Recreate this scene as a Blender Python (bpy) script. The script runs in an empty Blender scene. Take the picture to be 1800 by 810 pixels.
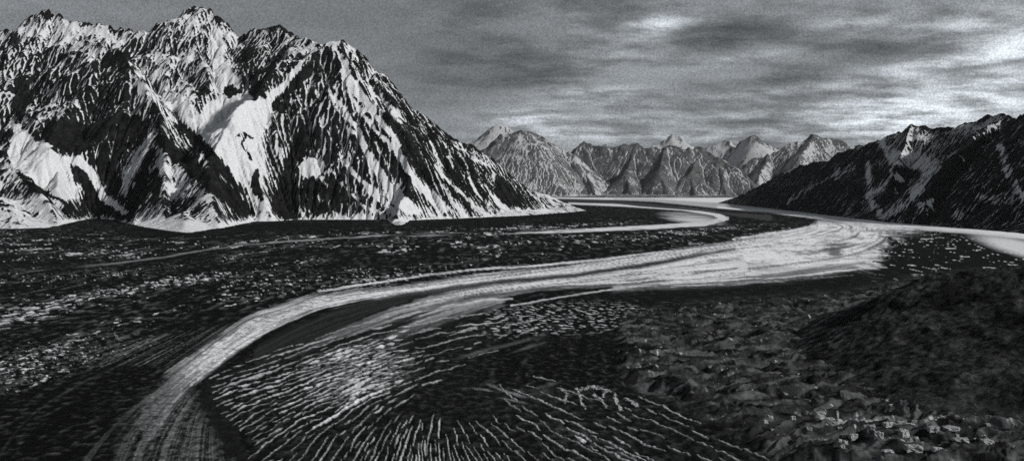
# Monochrome glacier valley: debris-striped glacier, snow-streaked massif, dark right-hand ridge, far ranges.
import bpy, math, random
import numpy as np
from mathutils import Vector

rng = np.random.default_rng(7)
random.seed(7)
H, F, YH = 300.0, 1729.0, 330.0          # camera height (m), focal length and horizon row of the photograph (px)
scene = bpy.context.scene
COL = scene.collection

# ------------------------------------------------------------------ camera maths
def gnd(px, py, z=0.0):                   # pixel -> point of the plain
    Y = (H - z) * F / (py - YH)
    return ((px - 900.0) / F * Y, Y)
def pt(px, py, D):                        # pixel + distance -> point in space
    return ((px - 900.0) / F * D, D, H - (py - YH) / F * D)
def proj(x, y, z):
    y = np.maximum(y, 1.0)
    return 900.0 + x / y * F, YH + (H - z) / y * F

# ------------------------------------------------------------------ noise
_A = rng.random(4096) * 2 * np.pi
_GX, _GY = np.cos(_A).astype(np.float32), np.sin(_A).astype(np.float32)
def _h(ix, iy, s):
    h = (ix.astype(np.int64) * 374761393 + iy.astype(np.int64) * 668265263 + s * 974634551) & 0xffffffff
    h = ((h ^ (h >> 13)) * 1274126177) & 0xffffffff
    return ((h ^ (h >> 16)) & 4095).astype(np.int32)
def noise(x, y, s=0):                     # gradient noise, about -0.7..0.7
    fx, fy = np.floor(x), np.floor(y)
    ix, iy = fx.astype(np.int64), fy.astype(np.int64)
    x = (x - fx).astype(np.float32); y = (y - fy).astype(np.float32)
    u = x*x*x*(x*(x*6-15)+10); v = y*y*y*(y*(y*6-15)+10)
    def g(dx, dy):
        k = _h(ix+dx, iy+dy, s)
        return _GX[k]*(x-dx) + _GY[k]*(y-dy)
    a = g(0,0); b = g(1,0); c = g(0,1); d = g(1,1)
    return a+(b-a)*u + ((c+(d-c)*u) - (a+(b-a)*u))*v
def fbm(x, y, o=5, s=0, gain=.5, lac=2.03):
    r = 0; a = 1.0
    for i in range(o):
        r = r + a*noise(x, y, s+i*17); x = x*lac+13.7; y = y*lac-7.1; a *= gain
    return r
def ridged(x, y, o=5, s=0, gain=.5):
    r = 0; a = 1.0
    for i in range(o):
        r = r + a*(1-2*np.abs(noise(x, y, s+i*17))); x = x*2.03+3.7; y = y*2.03-9.1; a *= gain
    return r
def sst(a, b, x):
    t = np.clip((x-a)/(b-a), 0, 1); return t*t*(3-2*t)

# ------------------------------------------------------------------ 2-D shapes
def seg_d(X, Y, a, b):
    dx, dy = b[0]-a[0], b[1]-a[1]; L = dx*dx+dy*dy+1e-9
    t = np.clip(((X-a[0])*dx+(Y-a[1])*dy)/L, 0, 1)
    return np.hypot(X-a[0]-t*dx, Y-a[1]-t*dy), t
def stroke(X, Y, pts):                    # pts (x,y,halfwidth): >0 inside
    r = np.full(X.shape, -1e9, np.float32)
    for a, b in zip(pts[:-1], pts[1:]):
        d, t = seg_d(X, Y, a, b)
        r = np.maximum(r, a[2]+(b[2]-a[2])*t - d)
    return r
def poly(X, Y, pts):                      # signed distance, >0 inside
    d = np.full(X.shape, 1e9); ins = np.zeros(X.shape, bool)
    n = len(pts)
    for i in range(n):
        a, b = pts[i], pts[(i+1) % n]
        d = np.minimum(d, seg_d(X, Y, a, b)[0])
        if a[1] != b[1]:
            c = ((a[1] > Y) != (b[1] > Y)) & (X < (b[0]-a[0])*(Y-a[1])/(b[1]-a[1])+a[0])
            ins ^= c
    return np.where(ins, d, -d)
def ell(X, Y, cx, cy, rx, ry, rot=0):     # about 1 in the middle, 0 on the rim
    c, s = math.cos(math.radians(rot)), math.sin(math.radians(rot))
    u = ((X-cx)*c+(Y-cy)*s)/rx; v = (-(X-cx)*s+(Y-cy)*c)/ry
    return 1-np.hypot(u, v)

# ------------------------------------------------------------------ mesh + materials
def grid_mesh(name, X, Y, Z, attrs, keep=None, mat=None):
    ny, nx = X.shape
    idx = np.arange(ny*nx).reshape(ny, nx)
    q = np.stack([idx[:-1,:-1], idx[:-1,1:], idx[1:,1:], idx[1:,:-1]], -1).reshape(-1, 4)
    if keep is not None:
        q = q[keep.ravel()[q].any(1)]
    used = np.unique(q); remap = np.full(ny*nx, -1, np.int64); remap[used] = np.arange(len(used)); q = remap[q]
    co = np.stack([X, Y, Z], -1).reshape(-1, 3)[used].astype(np.float32)
    me = bpy.data.meshes.new(name)
    me.vertices.add(len(co)); me.vertices.foreach_set('co', co.ravel())
    me.loops.add(q.size); me.loops.foreach_set('vertex_index', q.ravel().astype(np.int32))
    me.polygons.add(len(q)); me.polygons.foreach_set('loop_start', np.arange(0, q.size, 4, dtype=np.int32))
    me.polygons.foreach_set('use_smooth', np.ones(len(q), bool))
    me.update(calc_edges=True)
    for k, v in attrs.items():
        a = me.attributes.new(k, 'FLOAT', 'POINT')
        a.data.foreach_set('value', v.ravel()[used].astype(np.float32))
    ob = bpy.data.objects.new(name, me); COL.objects.link(ob)
    if mat: me.materials.append(mat)
    return ob
def tag(o, label, cat, kind=None, group=None):
    o['label'] = label; o['category'] = cat
    if kind: o['kind'] = kind
    if group: o['group'] = group
    return o

def grey(v): return (v*.985, v, v*1.02, 1)
class NT:
    def __init__(s, tree): s.t = tree
    def n(s, typ, **kw):
        k = s.t.nodes.new(typ)
        for a, b in kw.items(): setattr(k, a, b)
        return k
    def L(s, a, b): s.t.links.new(a, b)
    def m(s, op, a, b=None, c=None, clamp=False):
        k = s.n('ShaderNodeMath', operation=op, use_clamp=clamp)
        for i, v in enumerate((a, b, c)):
            if v is None: continue
            if isinstance(v, (int, float)): k.inputs[i].default_value = v
            else: s.L(v, k.inputs[i])
        return k.outputs[0]
    def ramp(s, x, lo, hi, a=0., b=1.):
        k = s.n('ShaderNodeMapRange', interpolation_type='SMOOTHSTEP')
        s.L(x, k.inputs[0])
        for i, v in enumerate((lo, hi, a, b)): k.inputs[1+i].default_value = v
        return k.outputs[0]
    def tex(s, vec, scale, detail=4, rough=.6):
        k = s.n('ShaderNodeTexNoise'); s.L(vec, k.inputs['Vector'])
        k.inputs['Scale'].default_value = scale; k.inputs['Detail'].default_value = detail; k.inputs['Roughness'].default_value = rough
        return k.outputs[0]
def terrain_mat(name, rock_lo, rock_hi, snow, size, breakup=.5, bump=1.0, ice=False):
    """rock and snow mixed by the 'snow' attribute; size = metres of the finest visible grain"""
    m = bpy.data.materials.new(name); m.use_nodes = True
    t = NT(m.node_tree); bs = m.node_tree.nodes['Principled BSDF']
    geo = t.n('ShaderNodeNewGeometry').outputs['Position']
    sn = t.n('ShaderNodeAttribute', attribute_name='snow').outputs['Fac']
    tone = t.n('ShaderNodeAttribute', attribute_name='tone').outputs['Fac']
    n1 = t.tex(geo, 1/(size*1.6), 5, .68)
    n2 = t.tex(geo, 1/(size*9), 4, .6)
    s = t.m('ADD', sn, t.m('MULTIPLY', t.m('SUBTRACT', n1, .5), breakup*2))
    s = t.ramp(s, .28, .74)
    rk = t.m('MULTIPLY', t.m('MULTIPLY', t.ramp(n2, .3, .7, rock_lo, rock_hi), t.ramp(n1, .3, .7, .4, 1.65)), t.m('MULTIPLY_ADD', tone, 1.0, 0.0))
    sv = t.ramp(n1, .28, .72, snow*.68, snow*1.06)
    mx = t.m('ADD', t.m('MULTIPLY', rk, t.m('SUBTRACT', 1.0, s)), t.m('MULTIPLY', sv, s))
    cc = t.n('ShaderNodeCombineColor')
    t.L(t.m('MULTIPLY', mx, .985), cc.inputs[0]); t.L(mx, cc.inputs[1]); t.L(t.m('MULTIPLY', mx, 1.02), cc.inputs[2])
    t.L(cc.outputs[0], bs.inputs['Base Color'])
    bs.inputs['Roughness'].default_value = .9
    bs.inputs['Specular IOR Level'].default_value = .02
    b = t.n('ShaderNodeBump'); b.inputs['Strength'].default_value = .8; b.inputs['Distance'].default_value = size*bump
    t.L(n1, b.inputs['Height']); t.L(b.outputs[0], bs.inputs['Normal'])
    return m

# ------------------------------------------------------------------ eroded mountains
def receivers(h, jitter):
    ny, nx = h.shape
    best = np.zeros(h.shape); rec = np.arange(ny*nx).reshape(ny, nx).copy()
    P = np.pad(h, 1, mode='edge'); I = np.pad(rec, 1, mode='edge')
    for dy in (-1, 0, 1):
        for dx in (-1, 0, 1):
            if dx == 0 and dy == 0: continue
            s = (h - P[1+dy:ny+1+dy, 1+dx:nx+1+dx])/math.hypot(dx, dy)
            s = s*(1-jitter+2*jitter*rng.random(h.shape))
            nb = I[1+dy:ny+1+dy, 1+dx:nx+1+dx]
            up = s > best
            best[up] = s[up]; rec[up] = nb[up]
    return rec
def fill_pits(h, fixed, n=6):
    for _ in range(n):
        P = np.pad(h, 1, mode='edge')
        mn = np.full(h.shape, 1e9)
        for dy in (-1, 0, 1):
            for dx in (-1, 0, 1):
                if dx or dy: mn = np.minimum(mn, P[1+dy:h.shape[0]+1+dy, 1+dx:h.shape[1]+1+dx])
        pit = (h <= mn) & ~fixed
        if not pit.any(): break
        h = np.where(pit, mn+.05, h)
    return h
def flow(h, rec):
    order = np.argsort(-h, axis=None, kind='stable').tolist()
    r = rec.ravel().tolist(); A = [1.0]*h.size
    for i in order:
        j = r[i]
        if j != i: A[j] += A[i]
    return np.array(A).reshape(h.shape), order, r
def erode(h, fixed, cell, iters, K, m=.45, jitter=.6):
    for _ in range(iters):
        h = fill_pits(h, fixed)
        rec = receivers(h, jitter)
        A, order, r = flow(h, rec)
        Fk = K*np.power(A*cell*cell, m)/cell
        Fl = Fk.ravel().tolist(); hl = h.ravel().tolist(); fx = fixed.ravel().tolist()
        for i in reversed(order):
            j = r[i]
            if j != i and not fx[i]:
                f = Fl[i]; v = (hl[i]+f*hl[j])/(1+f)
                if v > hl[j]: hl[i] = v
        h = np.array(hl).reshape(h.shape)
    return h
def streaks(h, cell, mem=.9, seed=3):
    """noise smeared along the fall lines, and the drainage area"""
    rec = receivers(h, .7); A, order, r = flow(h, rec)
    nz = rng.standard_normal(h.size).tolist(); s = [0.0]*h.size
    q = math.sqrt(1-mem*mem)
    for i in reversed(order):
        j = r[i]
        s[i] = nz[i] if j == i else mem*s[j]+q*nz[i]
    return np.array(s).reshape(h.shape), A
def blur(a, n=1):
    for _ in range(n):
        P = np.pad(a, 1, mode='edge')
        a = (P[:-2,1:-1]+P[2:,1:-1]+P[1:-1,:-2]+P[1:-1,2:]+4*a)/8
    return a
def up2(a):
    ny, nx = a.shape
    o = np.zeros((ny*2-1, nx*2-1)); o[::2,::2] = a
    o[1::2,::2] = (a[:-1]+a[1:])/2; o[:,1::2] = (o[:,:-1:2]+o[:,2::2])/2
    return o
def rank01(v, mask):
    o = np.full(v.shape, .5); x = v[mask]
    r = np.empty(len(x)); r[np.argsort(x)] = np.linspace(0, 1, len(x)); o[mask] = r
    return o

def mountain(name, ridges, base_poly, cell, bounds, paint, default, mat, slope=.95, rough=1.0,
             K=(.03, 14), fine=True, apron=.3, apron_top=250, steep=1.6, lab='', seed=0, tone=None, crests=1, jagged=1.0, spur=0., fg=.65, hard=1., planes=(), snow_k=(.8, .4, .9)):
    x0, x1, y0, y1 = bounds
    c2 = cell*2 if fine else cell
    X, Y = np.meshgrid(np.arange(x0, x1+c2, c2), np.arange(y0, y1+c2, c2))
    W = 14*cell
    wx = X + W*fbm(X/(W*5), Y/(W*5), 3, seed+1); wy = Y + W*fbm(X/(W*5), Y/(W*5), 3, seed+51)
    z = np.full(X.shape, -1e9)
    for rd in ridges:
        sl = slope
        if isinstance(rd, tuple): sl, rd = rd
        P3 = [pt(*p) for p in rd]
        if sl != slope:                          # one broad face under the whole crest
            bd = np.full(X.shape, 1e9); bz = np.zeros(X.shape)
            for a, b in zip(P3[:-1], P3[1:]):
                d, t = seg_d(X, Y, a, b); m_ = d < bd
                bd[m_] = d[m_]; bz[m_] = (a[2]+(b[2]-a[2])*t)[m_]
            (ax, ay, _), (ex, ey, _) = P3[0], P3[-1]
            before = np.maximum(0, -((X-ax)*(ex-ax)+(Y-ay)*(ey-ay))/math.hypot(ex-ax, ey-ay))
            behind = (X-ax)*(ey-ay)-(Y-ay)*(ex-ax) < 0
            z = np.maximum(z, bz-np.where(behind, 1.0, sl)*bd-.6*before)
            continue
        for a, b in zip(P3[:-1], P3[1:]):
            d, t = seg_d(wx, wy, a, b)
            d0, t0 = seg_d(X, Y, a, b)
            k = np.clip(d0/(W*2), 0, 1)          # crests stay where they were traced
            d = d0+(d-d0)*k
            z = np.maximum(z, a[2]+(b[2]-a[2])*t - sl*d)
    B = poly(X, Y, base_poly)
    B = B + 2*cell*fbm(X/(12*cell), Y/(12*cell), 3, seed+9)
    amp = rough*np.clip((B)/400, 0, 1)
    z = z + amp*(95*fbm(X/620, Y/620, 6, seed+21, .55) if cell < 20 else 160*fbm(X/1900, Y/1900, 5, seed+21))
    z = np.minimum(z, steep*np.maximum(B, 0))
    for (a, b, sl) in planes:
        nx_, ny_ = b[1]-a[1], -(b[0]-a[0]); L_ = math.hypot(nx_, ny_)
        z = np.minimum(z, np.maximum(sl*((a[0]-X)*nx_+(a[1]-Y)*ny_)/L_ + amp*60*fbm(X/420, Y/420, 4, seed+23), 0))
    z = np.maximum(z, np.minimum(apron*B, apron_top+.05*B))
    z = np.where(B > 0, z, B*.5-2)
    fixed = B <= 0
    dc = np.full(X.shape, 1e9)
    for rd in ridges[:crests]:
        P3 = [pt(*p) for p in (rd[1] if isinstance(rd, tuple) else rd)]
        for a, b in zip(P3[:-1], P3[1:]): dc = np.minimum(dc, seg_d(X, Y, a, b)[0])
    z = z + amp*spur*(ridged(X/430+.5*fbm(X/300, Y/300, 3, seed+27), Y/430, 4, seed+25, .5)-.9)*np.clip(B/500, 0, 1)*np.clip((dc-60)/420, 0, 1)
    z = erode(z, fixed, c2, K[1], K[0])
    jag = np.exp(-(dc/(cell*9))**2)*np.clip(B/300, 0, 1)
    z = z + jag*cell*jagged*(1.6*(ridged(X/(cell*17), Y/(cell*17), 3, seed+141)-.9))
    if fine:
        z = up2(z); B = up2(B)
        X, Y = np.meshgrid(x0+np.arange(z.shape[1])*cell, y0+np.arange(z.shape[0])*cell)
        z = z + np.clip(B/200, 0, 1)*rough*10*fbm(X/90, Y/90, 4, seed+33)
        z = erode(z, B <= 0, cell, 3, K[0]*.7)
    st, A = streaks(z, cell, .93)
    st2, _ = streaks(z, cell, .8)
    st = blur(st, 1)
    gz = np.hypot(*np.gradient(z, cell))
    lA = np.log(A); gully = fg*(lA-blur(lA, 4)) + .6*(blur(lA, 1) - blur(lA, 14)) + .5*(blur(lA, 3) - blur(lA, 40))
    conc = blur(z, 6)-z
    inside = B > -3*cell
    n = fbm(X/(cell*14), Y/(cell*14), 5, seed+61)
    big = fbm(X/(cell*55), Y/(cell*55), 3, seed+66)
    gran = fbm(X/(cell*4.5), Y/(cell*4.5)+z/(cell*9), 4, seed+68, .6)
    crag = ridged(X/(cell*26)+.5*n, Y/(cell*26)+z/(cell*60), 4, seed+67)-.9
    score = snow_k[0]*gully/1.2 + snow_k[1]*st + .2*blur(st2, 1) + snow_k[2]*n*2 + .6*big + .36*gran - .5*crag + .85*np.clip(conc/(cell*.6), -1.5, 1.5) - .5*np.clip((gz-.95)/.35, -1, 2)
    rk = rank01(score, inside)
    PX, PY = proj(X, Y, z)
    wob = 8*fbm(X/(cell*22), Y/(cell*18), 4, seed+71); wob2 = 8*fbm(X/(cell*22), Y/(cell*18), 4, seed+81)
    fr = np.full(X.shape, float(default))
    PXw, PYw = PX+wob, PY+wob2
    for it in paint:
        typ, val, soft, g = it
        if typ == 's': al = sst(-soft, soft, stroke(PXw, PYw, g))
        elif typ == 'p': al = sst(-soft, soft, poly(PXw, PYw, g))
        else: al = sst(0, soft, ell(PXw, PYw, *g))
        fr = fr + (val-fr)*al
    fr = np.clip(.5+(fr-.5)*hard, -.1, 1.1)
    snow = np.clip(.5+(fr-(1-rk))*2.1, 0, 1)
    snow = np.maximum(snow, sst(.80, .99, fr+.10*n+.04*st))
    tn = 1+.5*fbm(X/(cell*30), Y/(cell*30), 3, seed+91)
    if tone is not None: tn = tn*tone(X, Y, z)
    o = grid_mesh(name, X, Y, z, {'snow': snow, 'tone': np.clip(tn, .3, 3)}, keep=(B > -2.5*cell), mat=mat)
    tag(o, lab, 'mountain', 'structure')
    return o

rock = terrain_mat('rock_and_snow', .004, .016, .68, 9, .5, 1.2)
rock_dark = terrain_mat('scree_and_snow', .005, .015, .62, 9, .45, 1.0)
rock_hazed = terrain_mat('hazed_far_rock_and_snow', .05, .11, .47, 30, .45, 1.0)  # distance haze partly put into the colour: paler rock, duller snow

def gl(pts): return [gnd(*p) for p in pts]

# ---- the big massif on the left -----------------------------------------------------------------
skyline = [(-160,70,12900),(-60,62,12800),(20,48,12700),(55,30,12600),(75,20,12600),(100,25,12600),(130,37,12500),(160,44,12500),(212,50,12400),(235,57,12300),
           (262,51,12300),(285,43,12300),(312,40,12300),(335,16,12400),(365,18,12400),(385,30,12300),(400,40,12300),(409,58,12200),(418,62,12200),(440,51,12100),
           (465,47,12000),(490,43,11900),(505,50,11800),(522,60,11700),(545,77,11400),(562,83,11100),(578,76,10900),(592,72,10800),(606,70,10750),(626,88,10750),
           (655,111,10800),(700,158,10900),(740,198,11000),(780,233,11100),(800,248,11150),(840,268,11200),(866,280,11250),(882,277,11200),(902,289,11250),(930,313,11300),(960,337,11350),(985,356,11500),(1010,371,11800)]
spurs = [
 [(140,76,12000),(180,83,11500),(215,96,11300),(245,130,10900),(268,180,10300),(272,224,9750),(300,275,9050),(345,312,8600),(400,347,8200),(450,376,7900)],
 [(180,83,11500),(150,140,10900),(112,200,10300),(85,240,9900)],
 [(225,120,11000),(215,190,10300),(180,250,9700),(142,282,9300)],
 [(272,224,9750),(238,262,9200),(215,300,8700),(203,350,8150)],
 [(272,228,9700),(290,300,8700),(288,350,8150),(300,396,7650)],
 [(-80,285,9300),(33,305,8900),(70,338,8400),(110,366,8000),(124,386,7600)],
 [(590,76,10800),(555,112,10500),(520,150,10250),(492,186,9950)],
 [(606,72,10750),(578,140,10150),(556,178,9800),(528,232,9250),(502,290,8800),(480,350,8350),(470,380,8100)],
 [(578,140,10150),(600,220,9400),(610,300,8850),(600,370,8450)],
 [(882,277,11200),(905,320,10950),(935,350,10850),(960,374,10900)],
 [(490,44,11900),(483,100,11400),(472,150,10900)],
 [(415,62,12200),(405,110,11700),(398,160,11100)],
 [(335,18,12400),(345,80,11800),(368,150,11000)],
 [(262,52,12300),(300,110,11700),(345,165,10900)],
]
base_left = gl([(-260,404),(-60,402),(33,402),(90,400),(125,391),(160,384),(200,386),(240,397),(300,409),(340,409),(400,399),(450,389),(480,389),(520,386),(600,386),(680,386),(692,396),(706,399),(722,387),(830,383),(920,380),(1012,372.5)])
base_left = [(-9200, 6200)] + base_left + [(1000,13000),(600,14400),(-9200,14800)]
paint_left = [
 ('e',.70,.5,(120,62,120,34,8)), ('e',.64,.4,(335,85,100,80)), ('s',.9,12,[(380,60,10),(385,110,14),(400,150,20)]), ('e',.5,.4,(60,150,45,50)), ('e',.15,.5,(36,175,16,45)),
 ('e',.43,.5,(185,165,80,70)), ('e',.2,.5,(215,112,45,26,20)), ('e',.06,.4,(120,240,62,36)), ('e',.22,.4,(210,235,62,45)),
 ('e',.7,.4,(290,150,80,45,45)), ('s',.72,14,[(235,115,10),(330,215,22),(380,260,20)]),
 ('p',.9,6,[(20,212),(60,240),(105,268),(140,280),(150,300),(132,325),(140,352),(110,350),(60,320),(20,300)]),
 ('e',.62,.4,(70,368,55,32,20)), ('s',.05,3,[(30,302,3),(60,328,4),(100,350,3),(150,378,2)]),
 ('p',.0,4,[(126,290),(150,300),(168,330),(188,360),(220,378),(215,388),(160,376),(140,356),(150,335),(128,318)]),
 ('s',1.,3,[(140,280,5),(160,305,6),(182,345,6),(205,362,6),(222,372,5)]),
 ('s',.05,6,[(180,285,12),(200,320,14),(215,350,8)]),
 ('p',.78,6,[(270,224),(240,258),(216,296),(206,350),(222,345),(246,302),(262,262),(275,240)]),
 ('s',.1,4,[(226,385,7),(250,312,7),(266,262,5)]),
 ('p',.72,7,[(272,236),(296,285),(345,325),(368,340),(335,350),(300,358),(283,320)]),
 ('s',.05,5,[(276,300,5),(274,350,9)]),
 ('e',.38,.5,(335,368,70,24,5)), ('e',.75,.4,(318,398,46,10)),
 ('s',.06,6,[(282,248,8),(350,302,13),(415,356,12),(440,374,6)]), ('s',.08,6,[(318,222,8),(380,280,12),(430,335,9)]),
 ('s',.85,6,[(300,170,10),(380,245,18),(440,318,14)]),
 ('e',.5,.4,(500,85,48,48)), ('e',.3,.5,(440,100,22,42)), ('e',.35,.5,(470,140,40,28)),
 ('e',1.,.35,(415,205,72,50)), ('s',.88,12,[(420,200,38),(442,290,26),(452,345,14),(465,378,10)]),
 ('e',.0,.5,(408,160,20,9)), ('e',.05,.5,(402,163,9,13)), ('e',.0,.5,(447,160,13,18)), ('e',.05,.5,(354,163,7,13,20)),
 ('s',.3,3,[(415,240,1),(432,235,3),(450,242,1)]), ('s',.15,3,[(436,235,2),(425,255,2),(440,280,2)]),
 ('s',.1,5,[(575,92,6),(535,135,11),(488,186,10)]), ('s',1.,3,[(552,86,2),(530,110,4),(500,144,5),(468,184,8)]), ('s',.5,5,[(560,140,6),(520,185,6),(490,215,6)]),
 ('p',.0,5,[(545,205),(522,240),(505,275),(478,360),(472,378),(505,388),(520,384),(524,335),(512,308),(535,270)]),
 ('s',.1,4,[(452,300,3),(446,325,7),(456,348,5)]), ('e',.1,.5,(505,188,14,12)),
 ('e',.30,.6,(760,300,190,80,38)), ('e',.12,.5,(560,340,60,44)), ('e',.35,.5,(572,120,30,34)),
 ('e',1.,.4,(549,296,25,20)), ('s',.9,3,[(549,300,8),(575,325,2)]),
 ('s',1.,4,[(604,112,5),(612,135,10),(628,160,10),(645,185,4)]),
 ('s',.92,3,[(575,150,2),(600,185,3),(640,250,5),(665,300,6),(700,345,7),(728,372,12)]),
 ('s',.9,3,[(645,185,3),(690,240,5),(718,300,6),(760,350,8),(792,378,10)]),
 ('s',.85,3,[(596,270,2),(640,322,4),(695,375,6)]), ('s',.85,3,[(760,262,2),(780,310,4),(830,360,5),(850,380,9)]),
 ('s',.85,3,[(850,325,2),(880,360,4),(900,378,8)]), ('s',.8,3,[(660,250,2),(700,330,3)]),
 ('s',.95,3,[(613,165,1.5),(640,200,3),(670,240,4),(692,260,3)]), ('s',.85,2.5,[(637,118,1),(650,160,2),(658,192,2)]), ('s',.9,3,[(668,168,1.5),(690,198,5),(706,216,3)]),
 ('s',1.,3,[(608,222,1.5),(630,245,3),(645,270,4.5),(665,302,6),(690,337,7),(706,352,8)]), ('s',.9,2.5,[(598,282,1.5),(620,303,2),(650,325,3),(690,352,4),(706,366,5)]),
 ('s',.85,2.5,[(580,300,1),(600,325,1.5),(640,360,2.5),(672,379,4)]), ('s',1.,3,[(700,270,1.5),(715,300,3.5),(730,322,5),(750,342,5),(770,364,6),(790,379,8)]),
 ('s',.9,2.5,[(765,300,1.5),(775,325,2.5),(802,356,3.5),(815,376,6)]), ('e',.95,.5,(689,256,8,9)), ('s',.85,2.5,[(735,215,1),(752,240,2.5),(762,262,3)]), ('s',.8,2.5,[(770,235,1),(790,268,2.5),(800,290,3)]),
 ('s',.85,2.5,[(575,150,1),(597,195,2),(610,212,2)]), ('s',.8,2.5,[(502,222,2),(540,190,2),(572,158,1)]), ('s',.75,2.5,[(498,178,1.5),(530,150,1.5),(562,118,1)]), ('s',.8,2,[(527,318,1.5),(533,345,1.5),(552,362,1)]),
 ('s',.85,2.5,[(820,300,1),(832,330,2.5),(858,362,3),(872,378,6)]), ('s',.8,2.5,[(715,345,1),(735,362,2.5),(755,378,5)]), ('s',.85,2.5,[(560,345,1),(580,365,2),(590,382,5)]), ('s',.85,2.5,[(520,340,1),(528,365,2),(540,383,5)]),
 ('e',.06,.5,(900,335,38,34,40)), ('s',.75,4,[(798,256,3),(840,282,5),(868,292,4)]), ('s',.5,6,[(880,300,6),(940,350,10),(990,370,8)]),
 ('s',.85,5,[(262,398,4),(310,408,7),(345,408,6),(400,398,3)]), ('s',.75,5,[(235,392,5),(300,404,5),(340,405,5),(400,396,5),(450,386,6)]),
 ('s',.72,6,[(500,386,2),(560,384,5),(600,380,7),(655,384,4)]), ('s',.62,7,[(690,392,3),(740,378,7),(830,378,6),(1000,371,3)]),
 ('s',.9,4,[(33,397,4),(90,396,4),(124,388,3)]), ('s',.6,6,[(140,385,4),(200,380,5)]), ('e',.75,.5,(468,380,24,14)),
]
mountain('mountain', [skyline[:24], (.55, skyline[23:])]+spurs, base_left, 10, (-8600,1200,6350,14200), paint_left, .53, rock, slope=1.0, K=(.03, 18), steep=1.5, snow_k=(.85, .15, .9), crests=1, jagged=3.6, spur=80., fg=.30, hard=1.4, planes=[(gnd(695,392), gnd(1012,372.5), 1.10)],
         lab='largest mountain, a jagged snow-streaked massif with a sharp pyramid peak filling the left', seed=100)

# ---- dark ridge on the right ----------------------------------------------------------------------
sky_r = [(1262,357,20300),(1300,345,19200),(1340,325,17300),(1400,295,14800),(1470,274,12900),(1540,249,11700),(1580,231,11200),(1600,224,11000),(1640,226,10800),(1680,225,10500),
         (1720,211,9900),(1750,199,9500),(1768,195,9200),(1786,207,9000),(1800,200,8700),(1850,182,8200),(1950,168,7500),(2150,175,6800)]
sp_r = [[(1768,196,9200),(1710,245,8950),(1660,295,8500),(1620,350,8150),(1600,388,7950)],
        [(1600,225,11000),(1575,290,10300),(1560,350,9600),(1535,384,9400)],
        [(1540,250,11700),(1500,310,11100),(1470,372,10600)],
        [(1800,200,8700),(1790,280,8000),(1760,350,7400),(1735,396,7100)],
        [(1850,182,8200),(1860,280,7200),(1840,380,6500)]]
base_r = gl([(1262,356.5),(1330,364),(1400,372),(1500,384),(1560,391),(1650,398),(1720,403),(1800,411),(1950,424),(2300,448)])
base_r = base_r + [(9000,4300),(9500,21000),(4700,21500)]
paint_r = [
 ('e',.62,.6,(1612,255,70,34,10)), ('e',.45,.5,(1700,232,60,22,-15)), ('s',.55,4,[(1770,198,6.6),(1745,215,12.6)]),
 ('s',.9,4,[(1548,252,6.6),(1575,278,12.6),(1620,285,15.6)]), ('s',.85,3,[(1640,285,12.6),(1625,320,8.1),(1598,348,8.1),(1560,380,8.1)]),
 ('s',.85,3,[(1524,288,3.6),(1530,325,5.1),(1528,345,6.6),(1548,378,5.1)]), ('s',.7,3,[(1575,305,3.6),(1540,340,3.6)]), ('s',.8,3,[(1758,255,5.1),(1772,300,6.6),(1795,350,8.1)]),
 ('s',.75,3,[(1475,300,2.1),(1410,335,3.6),(1385,355,3.6)]), ('e',.5,.5,(1750,350,50,14,5)), ('e',.5,.6,(1630,370,22,22)), ('e',.5,.6,(1685,378,14,12)),
 ('s',.8,3,[(1640,350,5.1),(1615,358,5.1)]), ('s',.7,3,[(1568,300,5.1),(1585,320,3.6)]), ('s',.7,3,[(1480,305,2.1),(1500,295,3.6)]),
 ('e',.3,.5,(1590,385,40,8)),
]
mountain('mountain', [sky_r]+sp_r, base_r, 10, (3100,7600,4600,21000), paint_r, .15, rock_dark, slope=.85, K=(.015, 12), steep=1.3, fine=False, rough=.7,
         lab='dark almost snowless mountain ridge rising on the right edge above the glacier', seed=300)

# ---- far ranges -----------------------------------------------------------------------------------
def far(ridges, by, bx, cell, default, lab, seed, paint=(), K=(.02, 10), depth=5000, slope=.75):
    b = gl([(bx[0], by), ((bx[0]+bx[1])/2, by+.4), (bx[1], by)])
    dd = max(p[2] for r in ridges for p in r)
    base = b + [((bx[1]+60-900)/F*(dd+depth), dd+depth), ((bx[0]-60-900)/F*(dd+depth), dd+depth)]
    xs = [p[0] for p in base]; ys = [p[1] for p in base]
    return mountain('mountain', ridges, base, cell, (min(xs)-200, max(xs)+200, min(ys)-200, max(ys)), list(paint), default, rock_hazed, slope=slope,
                    K=K, fine=False, apron=.04, apron_top=40, steep=1.3, lab=lab, seed=seed, rough=1.2, jagged=2.2, crests=1)
far([[(1040,268,43000),(1075,257,43000),(1110,266,43000),(1150,262,43000),(1175,249,43000),(1192,242,43000),(1212,252,43000),(1240,266,43000)]], 344, (1000,1250), 60, .9,
    'pale far peak showing just behind the middle of the dark range', 900)  # high snow share stands in for haze, paleness put into the colour
far([[(1225,272,42000),(1258,258,42000),(1278,249,42000),(1298,259,41500),(1325,239,41000),(1348,253,41000),(1368,264,41000),(1400,280,41000)],
     [(1325,240,41000),(1310,290,39500)]], 344, (1200,1420), 60, .85, 'pale pointed far peak standing in the gap behind the ranges', 950)  # snow share raised likewise, haze paleness painted in
far([[(740,275,37000),(790,262,37000),(830,246,37000),(855,233,37000),(872,226,37000),(888,231,37000),(940,262,37000)]], 345.6, (740,1000), 50, .85, 'faint snowy far summit just behind the rounded white peak', 970)
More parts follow.
